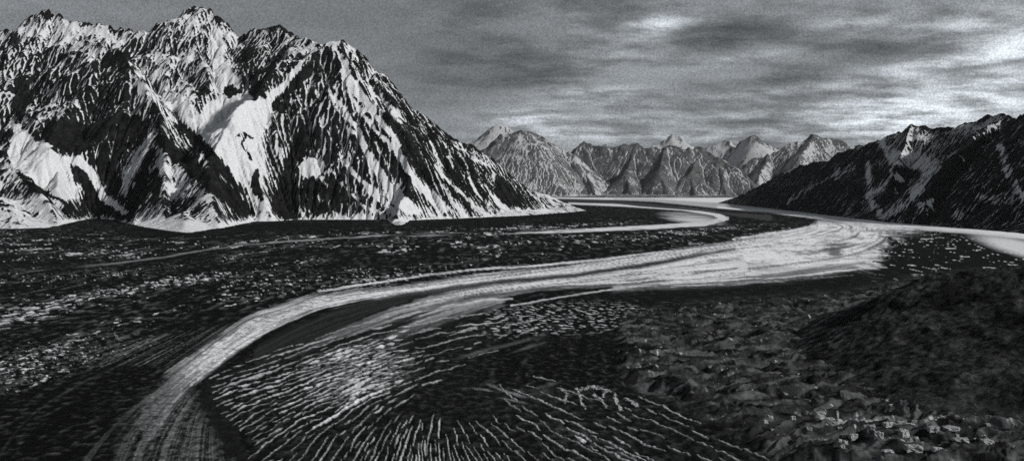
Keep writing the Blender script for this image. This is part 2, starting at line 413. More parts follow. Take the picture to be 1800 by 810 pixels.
far([[(790,285,33500),(850,258,33500),(880,240,33500),(905,234,33500),(925,236,33500),(945,244,33500),(962,256,33500),(985,264,33500),(1010,272,33300),(1030,292,33000),(1060,318,32500),(1090,340,32000)],
     [(905,235,33500),(880,280,32300),(870,330,31300)],[(925,237,33500),(945,290,32300),(955,335,31300)],[(962,256,33500),(985,300,32200),(1000,338,31300)],
     [(1020,290,33000),(1035,320,32000),(1045,342,31400)]], 347, (780,1100), 32, .5,
    'rounded white mountain rising behind the foot of the sharp pyramid peak', 1000, [('s',.2,4,[(905,238,4),(880,262,9),(868,285,7)]), ('e',.35,.5,(1000,310,50,26,30))])
far([[(1300,300,35500),(1322,277,35500),(1350,266,35500),(1375,262,35500),(1400,252,35500),(1430,239,35500),(1450,243,35500),(1475,248,35500),(1505,257,35500),(1540,275,35500)],
     [(1430,240,35500),(1400,285,33500),(1385,330,32300)],[(1350,267,35500),(1335,310,33500),(1330,338,32400)],[(1505,257,35500),(1480,290,34000),(1450,330,32600)]], 346.5, (1285,1560), 32, .46,
    'light grey snowy range on the far side, partly hidden by the dark right ridge', 1100)
far([[(965,268,34500),(985,262,34500),(1000,257,34500),(1020,255,34500),(1040,262,34300),(1062,262,34000),(1095,254,33800),(1115,251,33800),(1138,262,33600),(1170,261,33500),(1200,261,33300),(1232,258,33200),(1246,268,33000),(1262,276,32700),(1278,284,32500),(1300,300,32300),(1318,318,31800),(1330,338,31000)],
     [(1020,256,34500),(1050,300,33000),(1085,335,31600)],[(1115,252,33800),(1100,300,32300),(1110,340,31000)],[(1062,262,34000),(1075,300,33000),(1100,330,31800)],
     [(1170,262,33500),(1160,300,32000),(1175,342,30800)],[(1232,259,33200),(1215,300,31900),(1222,342,30700)],[(1262,276,32700),(1272,315,31600),(1280,342,30700)]], 347.5, (980,1345), 32, .24,
    'dark rugged mountain range closing the valley at the middle of the horizon', 1200)

# ------------------------------------------------------------------ the glacier plain
rows = np.concatenate([np.geomspace(5.0, 12.0, 10)[:-1]+YH, np.arange(342, 420, .8), np.arange(420, 520, 1.2), np.arange(520, 812, .75), np.geomspace(812.5, 1300, 60)])
cols = np.concatenate([np.linspace(-700, -40, 80)[:-1], np.arange(-40, 1845, 1.6), np.linspace(1850, 2500, 80)])
PX, PY = np.meshgrid(cols, rows)
GY = H*F/(PY-YH); GX = (PX-900)/F*GY
ny, nx = PX.shape

def relax(lines, n=2600, soft=4):
    """smooth field whose contours follow the traced flow lines (value, [(px,py)...])"""
    us = np.linspace(-400, 2200, 326); vs = np.linspace(math.log(6), math.log(980), 170)
    U, V = np.meshgrid(us, vs)
    val = np.zeros(U.shape); cnt = np.zeros(U.shape)
    for k, pts in lines:
        P = np.array(pts, float)
        seg = np.hypot(np.diff(P[:,0]), np.diff(P[:,1])); s = np.concatenate([[0], np.cumsum(seg)])
        for q in np.arange(0, s[-1], 1.5):
            x = np.interp(q, s, P[:,0]); y = np.interp(q, s, P[:,1])
            i = int(round((x+400)/8)); j = int(round((math.log(y-YH)-vs[0])/(vs[1]-vs[0])))
            if 0 <= i < 326 and 0 <= j < 170: val[j,i] += k; cnt[j,i] += 1
    fx = cnt > 0; val[fx] /= cnt[fx]
    f = np.where(fx, val, np.mean(val[fx]))
    for step in (16, 8, 4, 2, 1, 1):
        for _ in range(n//6):
            P = np.pad(f, step, mode='edge')
            f = (P[:-2*step, step:-step]+P[2*step:, step:-step]+P[step:-step, :-2*step]+P[step:-step, 2*step:])/4
            f[fx] = val[fx]
    for _ in range(soft):
        P = np.pad(f, 1, mode='edge'); f = (P[:-2,1:-1]+P[2:,1:-1]+P[1:-1,:-2]+P[1:-1,2:]+2*f)/6
    a = np.clip((PX+400)/8, 0, 324.99); b = np.clip((np.log(PY-YH)-vs[0])/(vs[1]-vs[0]), 0, 168.99)
    i, j = a.astype(int), b.astype(int); a -= i; b -= j
    return (f[j,i]*(1-a)+f[j,i+1]*a)*(1-b)+(f[j+1,i]*(1-a)+f[j+1,i+1]*a)*b
flow_lines = [
 (0, [(-300,412),(33,404),(240,400),(480,391),(700,392),(1010,376)]),
 (1, [(985,351),(1100,360),(1200,367),(1262,376),(1276,385),(1240,393),(1150,400),(1000,407),(700,416),(430,431),(280,455),(33,482),(-300,520)]),
 (2, [(1060,352),(1232,369),(1330,379),(1405,392),(1380,402),(1250,418),(1000,443),(700,475),(400,530),(150,610),(33,660),(-300,800)]),
 (3, [(1150,353),(1353,374),(1425,388),(1430,398),(1350,418),(1150,447),(850,487),(600,514),(440,555),(310,655),(150,760),(60,840)]),
 (4, [(1230,357),(1400,379),(1480,398),(1400,420),(1290,434),(1100,465),(900,490),(700,516),(560,541),(420,607),(330,682),(250,760),(220,850)]),
 (5, [(1320,366),(1520,395),(1510,420),(1300,446),(1050,481),(850,506),(680,541),(550,592),(430,655),(350,720),(330,850)]),
 (6, [(1400,373),(1600,401),(1590,430),(1540,462),(1430,480),(1250,498),(1100,505),(950,514),(850,528),(740,558),(600,610),(450,680),(390,740),(420,850)]),
 (7, [(1500,386),(1700,406),(1680,440),(1550,492),(1300,512),(1100,520),(950,537),(880,565),(850,605),(830,650)]),
 (8, [(1850,460),(1500,525),(1200,532),(1090,562),(1075,640),(1090,672),(1200,720),(1340,800),(1420,850)]),
]
psi = relax(flow_lines)
fan_lines = [
 (0, [(380,668),(500,632),(640,592),(760,572),(900,558)]), (1, [(390,692),(520,655),(660,615),(790,590),(930,572)]),
 (2, [(410,728),(545,677),(680,637),(800,608),(880,594)]), (3, [(400,782),(510,717),(620,672),(740,640),(850,612)]),
 (4, [(430,825),(530,747),(620,702),(720,666),(840,632)]), (5, [(540,825),(590,757),(650,707),(720,682),(810,658)]),
 (6, [(620,825),(650,762),(690,717),(745,687)]), (7, [(690,825),(705,762),(730,712),(770,687)]), (8, [(760,825),(755,762),(760,722),(790,690)]),
 (9, [(850,825),(815,767),(795,727),(810,690)]), (10, [(950,825),(880,767),(835,727),(830,695)]), (11, [(1080,825),(970,767),(880,722),(855,695)]),
 (12, [(1200,825),(1080,772),(960,720),(890,690)]), (13, [(1330,825),(1180,762),(1050,708),(960,680),(900,668)]),
]
phi = relax(fan_lines, soft=14)
gp = np.hypot(np.gradient(phi, axis=0)/np.gradient(PY, axis=0), np.gradient(phi, axis=1)/np.gradient(PX, axis=1))

q = (GX*.9+GY*.3)/420
W = np.clip((PY-YH)/70, .25, 6)           # detail grows towards the viewer
wx = PX + W*2.0*fbm(GX/90, GY/260, 4, 11)
wy = PY + W*.9*fbm(GX/90, GY/260, 4, 12)
fine = fbm(GX/9, GY/22, 4, 13)
lod_f = sst(3200, 5200, GY); lod_n = 1-sst(1500, 2600, GY)
def lod(fn):
    a = fn(40., 190., 1); b = fn(24., 62., 2); c = fn(13., 20., 3)
    return a*lod_f + (1-lod_f)*(c*lod_n + b*(1-lod_n))
stk = noise(psi*9, q*1.1, 21)*.9 + noise(psi*19+3, q*2, 22)*.6 + noise(psi*40, q*4, 23)*.4   # streaks along the flow
grain = lod(lambda a, b, s: fbm(GX/a, GY/b, 4, 30+s))

alb = .012 + .040*np.clip(grain*1.5+.5*stk+.15, 0, 1.6)**1.4        # debris
hz = 2.0*grain                                             # relief in metres
def lay(al, v):
    global alb
    alb = alb + (v-alb)*np.clip(al, 0, 1)
def band(pts, soft, amp=1.):
    return sst(-soft, soft, stroke(wx, wy, pts) + amp*W*stk)

# debris field of the left: pale ice faces between the rubble
dens = sst(-6, 12, poly(wx, wy, [(-400,396),(33,402),(300,412),(700,398),(1010,380),(1150,392),(1400,396),(1390,405),(1150,444),(850,484),(600,512),(430,552),(330,610),(150,650),(33,690),(-400,780)]))
sp = lod(lambda a, b, s: noise((GX+.22*a/b*GY)/a+1.4*noise(GX/a/2, GY/b/2, 41+s), GY/b+.8*noise(GX/a*.7, GY/b*.7, 51+s), 42+s)+.7*noise(GX/a*2.3, GY/b*2.1, 46+s)+.35*noise(GX/a*4.6, GY/b*4, 47+s))
clus = fbm(GX/260, GY/700, 3, 48)
line2 = noise(psi*26, q*3.0, 49)
lay(dens*sst(.40, .60, sp+.55*clus+.16*line2+.35*noise(psi*5, q*.3, 126)-.06)*.95, .74)
lay(dens*sst(.05, .6, grain*1.2+.5*clus+.2*stk)*.6, .10)
lay(sst(-4, 8, poly(wx, wy, [(130,612),(300,585),(470,560),(430,600),(330,640),(150,650)]))*sst(.1, .4, noise(psi*70, q*3, 52))*.7, .22)
# smooth lateral moraine under the massif
lat = sst(-3, 3, poly(wx, wy, [(240,400),(330,411),(480,391),(690,398),(830,385),(1010,375),(1060,380),(1020,395),(850,401),(600,408),(430,412),(300,420),(200,412)]))
lay(lat*.9, .014+.006*np.clip(grain, -1, 1))
# thin pale lines running along the left debris field
for pts, v in (([(1278,384,3),(1240,393,4),(1150,399,3.5),(1000,406,2.6),(850,410,1.8),(700,414,1.2),(560,418,.9)], .68),
               ([(700,413,.6),(560,420,1.0),(430,431,1.6),(340,443,1.2),(280,453,1.2),(200,463,1.0),(60,476,1.2),(-100,490,1)], .22),
               ([(800,408,.5),(600,417,.6),(460,428,.8)], .3)):
    lay(band(pts, 1.2, .15)*sst(-.15, .35, stk+.25*clus+sst(850,1050,PX)*.5), v)
# far bright ice under the far ranges
lay(sst(-1, 1.4, poly(PX, PY, [(880,341),(985,341),(1350,346),(1350,356),(1262,357),(1100,352),(985,349.5),(880,349.5)])), .72)
lay(band([(1000,357.5,1.4),(1100,361,2.2),(1200,367.5,2.6),(1255,375,4),(1272,384,5)], 1.3, .2), .68)
lay(sst(0, .7, ell(wx, wy, 1215, 384, 70, 12, 6))*sst(-.5, .3, stk+.2), .55)
lay(band([(985,352.5,1),(1060,354,1.6),(1128,360,3.2),(1180,364.5,2.4),(1232,369.5,1.6),(1284,376,2.6),(1353,383,5)], .9, .15), .05)
# ice strip along the foot of the right ridge
lay(band([(1080,350,1),(1150,352,2.5),(1266,362,4.5),(1353,370,4),(1430,379,4.5),(1520,390,5),(1620,400,4.5),(1720,407,5),(1800,415,5.5),(1950,430,7)], 1.4, .25), .42+.36*sst(1480, 1640, PX)+.12*np.clip(stk, -1, 1))
lay(band([(1262,364,1.4),(1353,372,1.6),(1430,382,1.6),(1500,392,1.5)], 1, .3), .75)
lay(band([(1300,367,.5),(1400,378,1),(1500,392,1.3),(1600,401.5,1.2)], .8, .15)*.7, .12)
# the white main stream
mainp = [(1280,434),(1340,418),(1418,404),(1440,390),(1530,396),(1602,403),(1605,420),(1575,440),(1540,460),(1430,472),(1250,493),(1080,505),(1080,478),(1180,460)]
rip = fbm(GX/60, GY/300, 4, 61)
endn = sst(1480, 1560, PX)
lay(sst(-8, 8, stroke(wx, wy, [(1570,452,6),(1430,480,8),(1250,500,6),(1080,508,3)])+9*stk)*.8, .28)
lay(sst(-6-18*endn, 6+14*endn, poly(wx, wy, mainp)+5*stk+8*endn+44*endn*fbm(GX/60, GY/200, 4, 69)), .82+.2*np.clip(stk+.4*rip, -1.2, .5))
for pts in ([(1550,470,1),(1480,476,1.6),(1380,487,1.2),(1250,494,1.2),(1100,503,1)], [(1500,484,1),(1400,491,1.4),(1300,499,1.2),(1180,504,1)]):
    lay(band(pts, 1.4, .6)*sst(-.3, .3, stk+.2), .75)
lay(sst(-2, 2, stroke(wx, wy, [(1440,470,1),(1520,462,2),(1400,478,1.5),(1300,488,1)])+2*stk)*.6, .12)
lay(sst(-.1, .6, ell(wx, wy, 1575, 425, 50, 32, 10))*sst(-.2, .5, fbm(GX/70, GY/260, 3, 62))*.55, .16)
lay(np.maximum(sst(0, .5, ell(wx, wy, 1468, 432, 36, 9, -10)+.5*stk), sst(0, .5, ell(wx, wy, 1470, 444, 20, 9, 0)+.4*stk))*.85, .06)
lay(sst(0, .5, ell(wx, wy, 1550, 437, 8, 9)+.4*fine)*.7, .1)
lay(sst(0, .6, ell(wx, wy, 1575, 414, 45, 11, 6)+.5*fbm(GX/40, GY/160, 3, 60))*.7, .12)
wl = sst(-2, 8, poly(wx, wy, mainp))
dl = noise(psi*5, q*1.2, 63)+.7*noise(psi*11, q*2.4, 64)+.6*fbm(GX/45, GY/170, 4, 67)
lay(wl*sst(.0, .5, dl)*.62, .22)
lay(wl*sst(.2, .5, fbm(GX/24, GY/80, 4, 68)+.25*dl)*.6, .14)
lay(wl*sst(.0, .4, -dl)*.7, .82)
# M1: the upper white ribbon
m1 = [(1432,398,2),(1400,408,3),(1345,419,4),(1270,432,3.5),(1150,453,7),(1000,475,7.5),(850,493,9.5),(700,511,8),(610,521,9),(540,536,12),(470,562,17),(410,598,19),(360,637,20),(312,664,18),(285,700,20),(262,745,20)]
lay(band(m1, 4.5, 2.4)*(.97*sst(275, 385, PX+60*stk)+.03), .78+.24*np.clip(stk, -1.2, .5))
lay(band(m1, 3., 1.)*sst(-.1, .4, noise(psi*7, q*1.4, 76)+.7*noise(psi*15, q*3, 77)+.7*fbm(GX/14, GY/30, 4, 78))*.7, .16)
tc_ = noise((GX*.5+GY)/26, (GX-GY*.4)/90, 98)+.6*noise((GX*.5+GY)/11, (GX-GY*.4)/40, 99)
lay(band(m1, 3., 1.)*sst(.15, .5, tc_)*.6*sst(900, 600, PX), .14)
lay(band([(620,524,1),(540,543,2),(470,571,2.5),(410,607,3),(355,645,3)], 2, .5)*.6, .85)
lay(band([(1000,466,.8),(850,484,1.2),(700,502,1.5),(560,520,1.5),(440,562,2),(380,600,2)], 1.5, .3)*.75, .10)
lay(band([(1180,441,1),(1000,462,1.6),(850,473,1.6),(760,482,1.2),(640,500,1.4),(560,512,1)], 1.6, 1.0)*sst(-.5, .1, stk+.5*clus+.2), .75)
lay(band([(1426,397,1.2),(1400,404,2),(1345,412,2.4),(1290,420,2)], 1.2, 1.2)*sst(-.3, .2, sp+.2), .75)
lay(band([(1050,474,2),(900,488,3),(800,499,3.5),(700,510,3),(640,519,2)], 1.6, .4), .82)
ls1 = noise(psi*7, q*.22, 121)+.6*noise(psi*15, q*.5, 122)+.25*fine
mot = fbm(GX/220, GY/800, 4, 123)
lay(wl*sst(.05, .5, mot+.3*stk)*.55, .30)
lay(np.maximum(wl, band(m1, 3., 1.)*sst(300, 420, PX))*sst(.16, .5, ls1)*.8, .09)
crs = fbm(GX/5, GY/9, 4, 127)+.4*tc_
lay(band(m1, 3., 1.)*sst(.0, .4, crs)*.42*sst(760, 480, PX), .2)
# M2: the lower white ribbon, fading to the left
m2 = [(1300,470,14),(1150,486,14),(1050,491,11),(950,499,10),(850,513,9.5),(760,532,11),(690,555,11),(620,580,9),(560,600,7),(510,625,4)]
fade = sst(520, 900, PX)
lay(band(m2, 4, .9)*(.45+.55*fade), .36+.36*fade+.3*np.clip(stk, -1.1, .6))
lay(band(m2, 3., 1.)*sst(.0, .45, noise(psi*8, q*1.4, 79)+.7*noise(psi*17, q*3, 80)+.5*fbm(GX/16, GY/36, 4, 84))*.8, .08)
lay(band(m2, 3., 1.)*sst(.16, .5, noise(psi*8, q*.25, 124)+.6*noise(psi*17, q*.5, 125))*.8, .05)
for pts in ([(1290,437,2),(1150,464,3.5),(1000,485,4),(900,493,4.5),(800,505,5),(720,520,6),(620,548,14),(540,585,22),(470,625,26)],
            [(1160,500,1),(1000,503,2),(900,513,2.6),(820,526,3),(740,550,3.5),(660,582,4)]):
    lay(band(pts, 3, .7)*.93, .035+.02*np.clip(stk, -1, 1))
lay(band([(880,530,5),(800,546,10),(740,568,12),(690,592,8)], 8, 1.6)*sst(-.6, .4, stk+.6*noise(psi*60, q*5, 97)+.2)*.85, .46)
lay(band([(900,524,1),(850,527,1.6),(790,538,1.6),(735,556,1.6)], 2, .6)*.8, .7)
lay(band([(1145,501,.8),(1078,508,1.2),(989,521,1.3),(900,538,1.2)], 1.2, .2)*sst(-.4, .2, stk+.3), .62)
# smooth dark belt under the main stream
lay(sst(-5, 8, poly(wx, wy, [(1000,520),(1140,505),(1250,501),(1430,484),(1560,470),(1600,480),(1500,520),(1300,525),(1120,535)]))*.85, .016+.018*np.clip(grain, 0, 1))
# right debris with specks, bright patch at the right edge
rd = sst(-12, 16, 34*fbm(GX/60, GY/190, 4, 59)*sst(1640, 1560, PX)+6*stk+poly(wx, wy, [(1560,415),(1610,402),(1720,412),(1850,430),(1900,500),(1640,500),(1540,490),(1530,474)]))
lay(rd, .016+.012*np.clip(grain, 0, 1))
lay(rd*sst(.36, .50, noise(GX/28, GY/150, 65)+.5*noise(GX/13, GY/70, 66))*.95, .66)
lay(sst(-.1, .6, ell(wx, wy, 1800, 437, 105, 17, 14)), .66)
# streaked tongue lower left
tong = sst(-20, 30, poly(wx, wy, [(320,660),(255,700),(215,760),(195,830),(190,1000),(440,1000),(410,820),(370,750),(340,700)]))
ts = noise(psi*7, q*.4, 71)+.6*noise(psi*16, q*.7, 72)+.4*fbm(GX/10, GY/14, 3, 73)
lay(tong*sst(-.35, .55, ts)*(.9-.25*sst(690, 800, PY)), .24)
lay(tong*sst(.15, .6, noise(psi*24, q*.8, 75)+.5*fbm(GX/5, GY/8, 3, 87))*.5, .30)
ll = sst(-10, 40, poly(wx, wy, [(-300,700),(150,640),(310,655),(230,740),(200,830),(190,1000),(-300,1000)]))
lay(ll*sst(.15, .75, noise(psi*8, q*.5, 74)+.5*noise(psi*20, q, 75))*.8, .13)
lay(sst(-5, 8, poly(wx, wy, [(360,650),(440,640),(400,690),(430,760),(460,830),(430,830),(385,760),(350,700)]))*.8, .022)
lay(tong*sst(.1, .45, noise((GX*.3+GY)/14, (GX-GY*.3)/50, 117)+.6*noise((GX*.3+GY)/6, GX/24, 118))*.6, .03)
lay(tong*sst(.05, .4, fbm(GX/4, GY/7, 4, 128))*.6, .012)
# the crevasse fan
fanm = sst(-25, 25, poly(wx, wy, [(375,672),(520,610),(700,565),(850,545),(900,560),(870,610),(850,650),(840,690),(900,672),(1000,680),(1130,700),(1340,800),(1380,840),(440,840),(470,770),(400,720)]))
core = np.clip(.25+1.0*sst(0, 1, ell(PX, PY, 640, 665, 190, 75, -18)) + .55*sst(0, 1, ell(PX, PY, 600, 620, 250, 40, -18)) + .5*sst(0, 1, ell(PX, PY, 1040, 775, 280, 42, 20)) + .35*sst(0, 1, ell(PX, PY, 730, 770, 180, 70)), 0, 1.3)
lay(fanm*.8, .016+.026*np.clip(grain*1.2+.35, 0, 1.2)**1.3)
SEG = []
for k, pts in fan_lines:
    sgn = -1 if k <= 6 else 1                      # every traced line points away from the hub
    P = np.array(pts, float)
    if k <= 8 or k == 9 or k > 9:
        P = P if np.hypot(*(P[0]-(800,680))) < np.hypot(*(P[-1]-(800,680))) else P[::-1]
    for a, b in zip(P[:-1], P[1:]):
        L = np.hypot(*(b-a)); SEG.append((*(a+b)/2, *((b-a)/L)))
SEG = np.array(SEG)
def heading(x, y):
    w_ = 1/(np.hypot(SEG[:,0]-x, (SEG[:,1]-y)*1.5)**3+200)
    v = (SEG[:,2:]*w_[:,None]).sum(0); return v/np.hypot(*v)
rc = random.Random(41)
gi = lambda a, v: int(np.clip(np.searchsorted(a, v), 0, len(a)-1))
occ = np.zeros((420, 560), bool)                   # 2 px cells, x 340.., y 520..
crk = np.zeros(PX.shape, np.float32); trench = np.zeros(PX.shape, np.float32)
cj = fbm(GX/5, GY/11, 3, 88); ck = noise(GX/3.5, GY/8, 89)
made = 0
for trial in range(20000):
    x, y = rc.uniform(370, 1400), rc.uniform(540, 850)
    iy, ix = gi(rows, y), gi(cols, x)
    fm, co_ = fanm[iy, ix], core[iy, ix]
    hub = math.hypot((x-815)/120, (y-688)/62)+rc.uniform(-.25, .1)
    if rc.random() > fm*max(.05+.95*min(1, co_)**2, .45 if x < 690 and y < 770 else 0)*min(1, max(0, hub-.45))*(1-.35*max(0., min(1., (x-850)/150))): continue
    right_ = max(0., min(1., (x-850)/200))
    n = int(rc.uniform(10, 50)*(.6+.6*min(1, co_))); pts = [(x, y)]
    dx_, dy_ = heading(x, y); th = math.atan2(dy_, dx_); bad = False; wander = 0
    for q_ in range(n):
        dx_, dy_ = heading(x, y); wander = .5*wander+rc.gauss(0, .085)
        th = math.atan2(dy_, dx_)+wander
        x += 4.5*math.cos(th); y += 4.5*math.sin(th)
        oy, ox = int((y-520)/2), int((x-340)/2)
        if not (0 <= oy < 420 and 0 <= ox < 560) or fanm[gi(rows, y), gi(cols, x)] < .15: break
        gap = (1 if co_ > .8 else 2) if x < 700 and y < 770 else (1 if co_ > .85 else 2 if co_ > .45 else 4) if x < 820 else (2 if co_ > .55 else 5)
        if y > 725 and 560 < x < 1010: gap = 4
        if occ[max(0,oy-gap):oy+gap+1, max(0,ox-1):ox+2].any():
            if len(pts) < 4: bad = True
            break
        pts.append((x, y))
    if bad or len(pts) < 4: continue
    for a, b in zip(pts[:-1], pts[1:]):
        for f_ in (0, .5, 1): occ[min(419, int((a[1]+(b[1]-a[1])*f_-520)/2)), min(559, int((a[0]+(b[0]-a[0])*f_-340)/2))] = True
    w0 = (rc.uniform(.15, .75)+rc.random()**4*1.8*min(1, co_)+1.5*max(0, co_-.85))*(1-.35*right_)
    m_ = len(pts)-1
    st_ = [(p[0], p[1], max(.1, w0*math.sin(math.pi*min(.93, .07+.9*i_/m_))*rc.uniform(.45, 1.5))) for i_, p in enumerate(pts)]
    xs = [p[0] for p in pts]; ys = [p[1] for p in pts]
    a0, a1 = gi(rows, min(ys)-12), gi(rows, max(ys)+12)+1; b0, b1 = gi(cols, min(xs)-12), gi(cols, max(xs)+12)+1
    sl_ = (slice(a0, a1), slice(b0, b1))
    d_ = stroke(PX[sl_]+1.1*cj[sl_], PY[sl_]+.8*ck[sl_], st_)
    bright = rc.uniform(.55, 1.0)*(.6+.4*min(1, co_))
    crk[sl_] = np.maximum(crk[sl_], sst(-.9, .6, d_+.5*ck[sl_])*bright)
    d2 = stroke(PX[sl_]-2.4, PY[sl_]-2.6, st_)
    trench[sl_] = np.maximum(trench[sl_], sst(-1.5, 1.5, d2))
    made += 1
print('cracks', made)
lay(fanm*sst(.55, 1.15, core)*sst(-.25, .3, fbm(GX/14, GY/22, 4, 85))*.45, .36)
lay(trench*(1-crk)*.6, .012)  # shade of the trough beside each crack painted into the albedo
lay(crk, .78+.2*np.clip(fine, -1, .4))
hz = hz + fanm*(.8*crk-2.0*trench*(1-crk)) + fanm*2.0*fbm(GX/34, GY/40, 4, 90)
# small streaks right of the ribbon's end
g1 = sst(-8, 14, poly(wx, wy, [(850,548),(960,530),(1120,532),(1145,550),(1100,580),(960,590),(850,590)]))
lay(g1*sst(.30, .48, noise(GX/16+GY/60, GY/22, 91)+.5*noise(GX/8, GY/10, 92)+.12)*.9, .55)
lay(sst(-6, 10, poly(wx, wy, [(690,560),(850,540),(1000,560),(880,600),(760,590)]))*sst(.2, .45, noise((PX*.35+PY)*.16, PX*.02, 93)+.3*fine)*.7, .5)
# swirl of grey streaks in the middle
sw = sst(0, .6, ell(wx, wy, 920, 640, 150, 70, 10))
lay(sw*sst(.25, .7, noise((PX*.3+PY)*.05, PX*.006, 94)+.5*noise((PX*.3+PY)*.13, PX*.012, 95)+.1)*.55, .16)
lay(sst(0, .6, ell(wx, wy, 880, 690, 70, 18, 12))*sst(.0, .4, noise((PX*.25-PY)*.16, PX*.02, 96))*.6, .3)

# hummocky moraine, lower right
mor = sst(-10, 25, poly(wx, wy, [(1100,545),(1250,525),(1480,510),(1620,480),(1900,460),(2500,470),(2500,1300),(1500,1300),(1400,850),(1340,800),(1200,722),(1095,675),(1076,640),(1080,580)]))
mwx = GX+30*fbm(GX/120, GY/150, 3, 110); mwy = GY+40*fbm(GX/120, GY/150, 3, 111)
mn = ridged((mwx+.35*mwy)/150, (mwy-.2*mwx)/110, 5, 101, .45)
lay(mor*.97, .022+.030*np.clip(fbm(GX/60, GY/60, 5, 103)+.3, 0, 1)+.006*np.clip(fine, -1, 1))
mdx, mdy = mwx+.9*mwy, mwy-.55*mwx
hm = mor*(9*(mn-.6) + 9*fbm(mdx/130, mdy/42, 5, 104, .48) + 8.0*(ridged(mdx/85, mdy/27, 4, 114, .42)-.8) + .4*fbm(GX/9, GY/9, 3, 105))
hz = hz + hm
icy = sst(.45, .62, noise(GX/11, GY/16, 106)+.6*noise(GX/5, GY/7, 107))*sst(-.05, .3, fbm(GX/90, GY/120, 3, 108)+.05)
lay(mor*sst(-.1, .4, fbm(mdx/90, mdy/30, 5, 115))*.75, .10)
lay(mor*sst(.15, .45, fbm(mdx/60+9, mdy/20, 5, 116))*.85, .009)
lay(mor*icy*.8*sst(795, 765, PY), .5)
edge = sst(-10, 4, stroke(PX, PY, [(1085,668,4),(1130,682,10),(1200,695,6)]))
hz = hz - 14*edge*mor
lay(sst(-4, 6, stroke(wx, wy, [(1400,730,3),(1480,752,6),(1580,750,7),(1660,745,5)]))*sst(-.1, .2, noise(GX/9, GY/12, 109))*.8, .35)
for pts in ([(990,705,.6),(995,690,1),(985,680,.8)], [(1015,680,1),(1022,700,1.4),(1030,715,.8)], [(1045,690,1),(1060,700,1.4),(1072,715,.8)],
            [(1066,680,.8),(1062,694,1.2)], [(1085,690,1.2),(1090,705,1.4),(1096,720,.8)], [(1105,697,1),(1125,712,1.2)], [(1020,682,.7),(1045,676,.7),(1075,684,.7)]):
    lay(sst(-1.2, .8, stroke(wx+5*fbm(GX/4, GY/9, 3, 112), wy+5*fbm(GX/4, GY/9, 3, 113), pts)), .5)
hz = hz + lat*10 + dens*3.0*sp*(1-lod_f)
hz = hz*sst(1.0, 1.4, np.log10(np.maximum(PY-YH, 1)))
hz = hz*(1-.6*sst(0, 1, alb-.3)*(1-fanm))
ice_mat = bpy.data.materials.new('glacier_ice_and_debris'); ice_mat.use_nodes = True
t = NT(ice_mat.node_tree); bs = ice_mat.node_tree.nodes['Principled BSDF']
geo = t.n('ShaderNodeNewGeometry').outputs['Position']
at = t.n('ShaderNodeAttribute', attribute_name='albedo').outputs['Fac']
n1 = t.tex(geo, 1/5., 6, .7)
a2 = t.m('MULTIPLY', at, t.ramp(n1, .28, .72, .6, 1.42))
cc = t.n('ShaderNodeCombineColor')
t.L(t.m('MULTIPLY', a2, .985), cc.inputs[0]); t.L(a2, cc.inputs[1]); t.L(t.m('MULTIPLY', a2, 1.02), cc.inputs[2])
t.L(cc.outputs[0], bs.inputs['Base Color']); bs.inputs['Roughness'].default_value = .85; bs.inputs['Specular IOR Level'].default_value = .02
b = t.n('ShaderNodeBump'); b.inputs['Strength'].default_value = .9; b.inputs['Distance'].default_value = 2.0
t.L(n1, b.inputs['Height']); t.L(b.outputs[0], bs.inputs['Normal'])
alb = np.where(alb < .06, .06*(np.maximum(alb, .001)/.06)**1.65, alb)      # contrast curve, darkens the low albedos further
gl_o = grid_mesh('glacier', GX, GY, hz, {'albedo': np.clip(alb, .003, .82)}, mat=ice_mat)
tag(gl_o, 'broad glacier with white ice ribbons and dark debris stripes curving through the valley', 'glacier', 'structure')

# ------------------------------------------------------------------ near dark hill
hill_mat = terrain_mat('dark_tundra', .006, .042, .2, 2.2, .3, 1.0)
ridge_h = [[(1405,628,1850),(1450,598,1870),(1500,565,1880),(1560,530,1880),(1600,503,1870),(1625,486,1860),(1660,479,1850),(1720,475,1830),(1800,468,1800),(1900,460,1780),(2100,450,1750),(2500,455,1700)]]
base_h = gl([(1390,632),(1440,650),(1480,690),(1540,725),(1640,742),(1760,752),(1900,770),(2500,800)]) + [(2300,2300),(700,2300),(540,1950)]
X, Y = np.meshgrid(np.arange(350, 1750, 2.6), np.arange(1080, 2300, 2.6))
z = np.full(X.shape, -1e9); Bh = np.maximum(poly(X, Y, base_h), 0)
for rd in ridge_h:
    P3 = [pt(*p) for p in rd]
    for a, b_ in zip(P3[:-1], P3[1:]):
        d, tt = seg_d(X, Y, a, b_)
        zr = a[2]+(b_[2]-a[2])*tt
        z = np.maximum(z, zr*Bh/(Bh+d+1))
B = poly(X, Y, base_h) + 14*fbm(X/60, Y/60, 3, 201)
z = z + np.clip(B/80, 0, 1)*(9*fbm(X/110, Y/110, 5, 202) + 2.5*fbm(X/17, Y/17, 4, 203))
z = np.maximum(np.minimum(z, .6*np.maximum(B, 0)), .05*B)
z = np.where(B > 0, z, B*.3-1)
z = erode(z, B <= 0, 2.6, 4, .02)
z = z + (.7*fbm(X/6, Y/6, 4, 204)+2.6*(ridged((X+.6*Y)/42, (Y-.5*X)/26, 4, 209)-.8)+1.6*np.maximum(fbm(X/16, Y/16, 3, 210), 0))*np.clip(B/30, 0, 1)
hpx, hpy = proj(X, Y, z)
tn = np.clip(.95-.5*sst(0, .8, ell(hpx, hpy, 1720, 530, 150, 50, 12)+.6*fbm(X/50, Y/50, 3, 208))+1.0*fbm(X/60, Y/90, 4, 205)+.5*fbm(X/14, Y/16, 3, 206), .25, 2.4)
h_o = grid_mesh('hill', X, Y, z, {'snow': np.clip(.25*fbm(X/20, Y/20, 3, 207), 0, .4), 'tone': tn}, keep=(B > -8), mat=hill_mat)
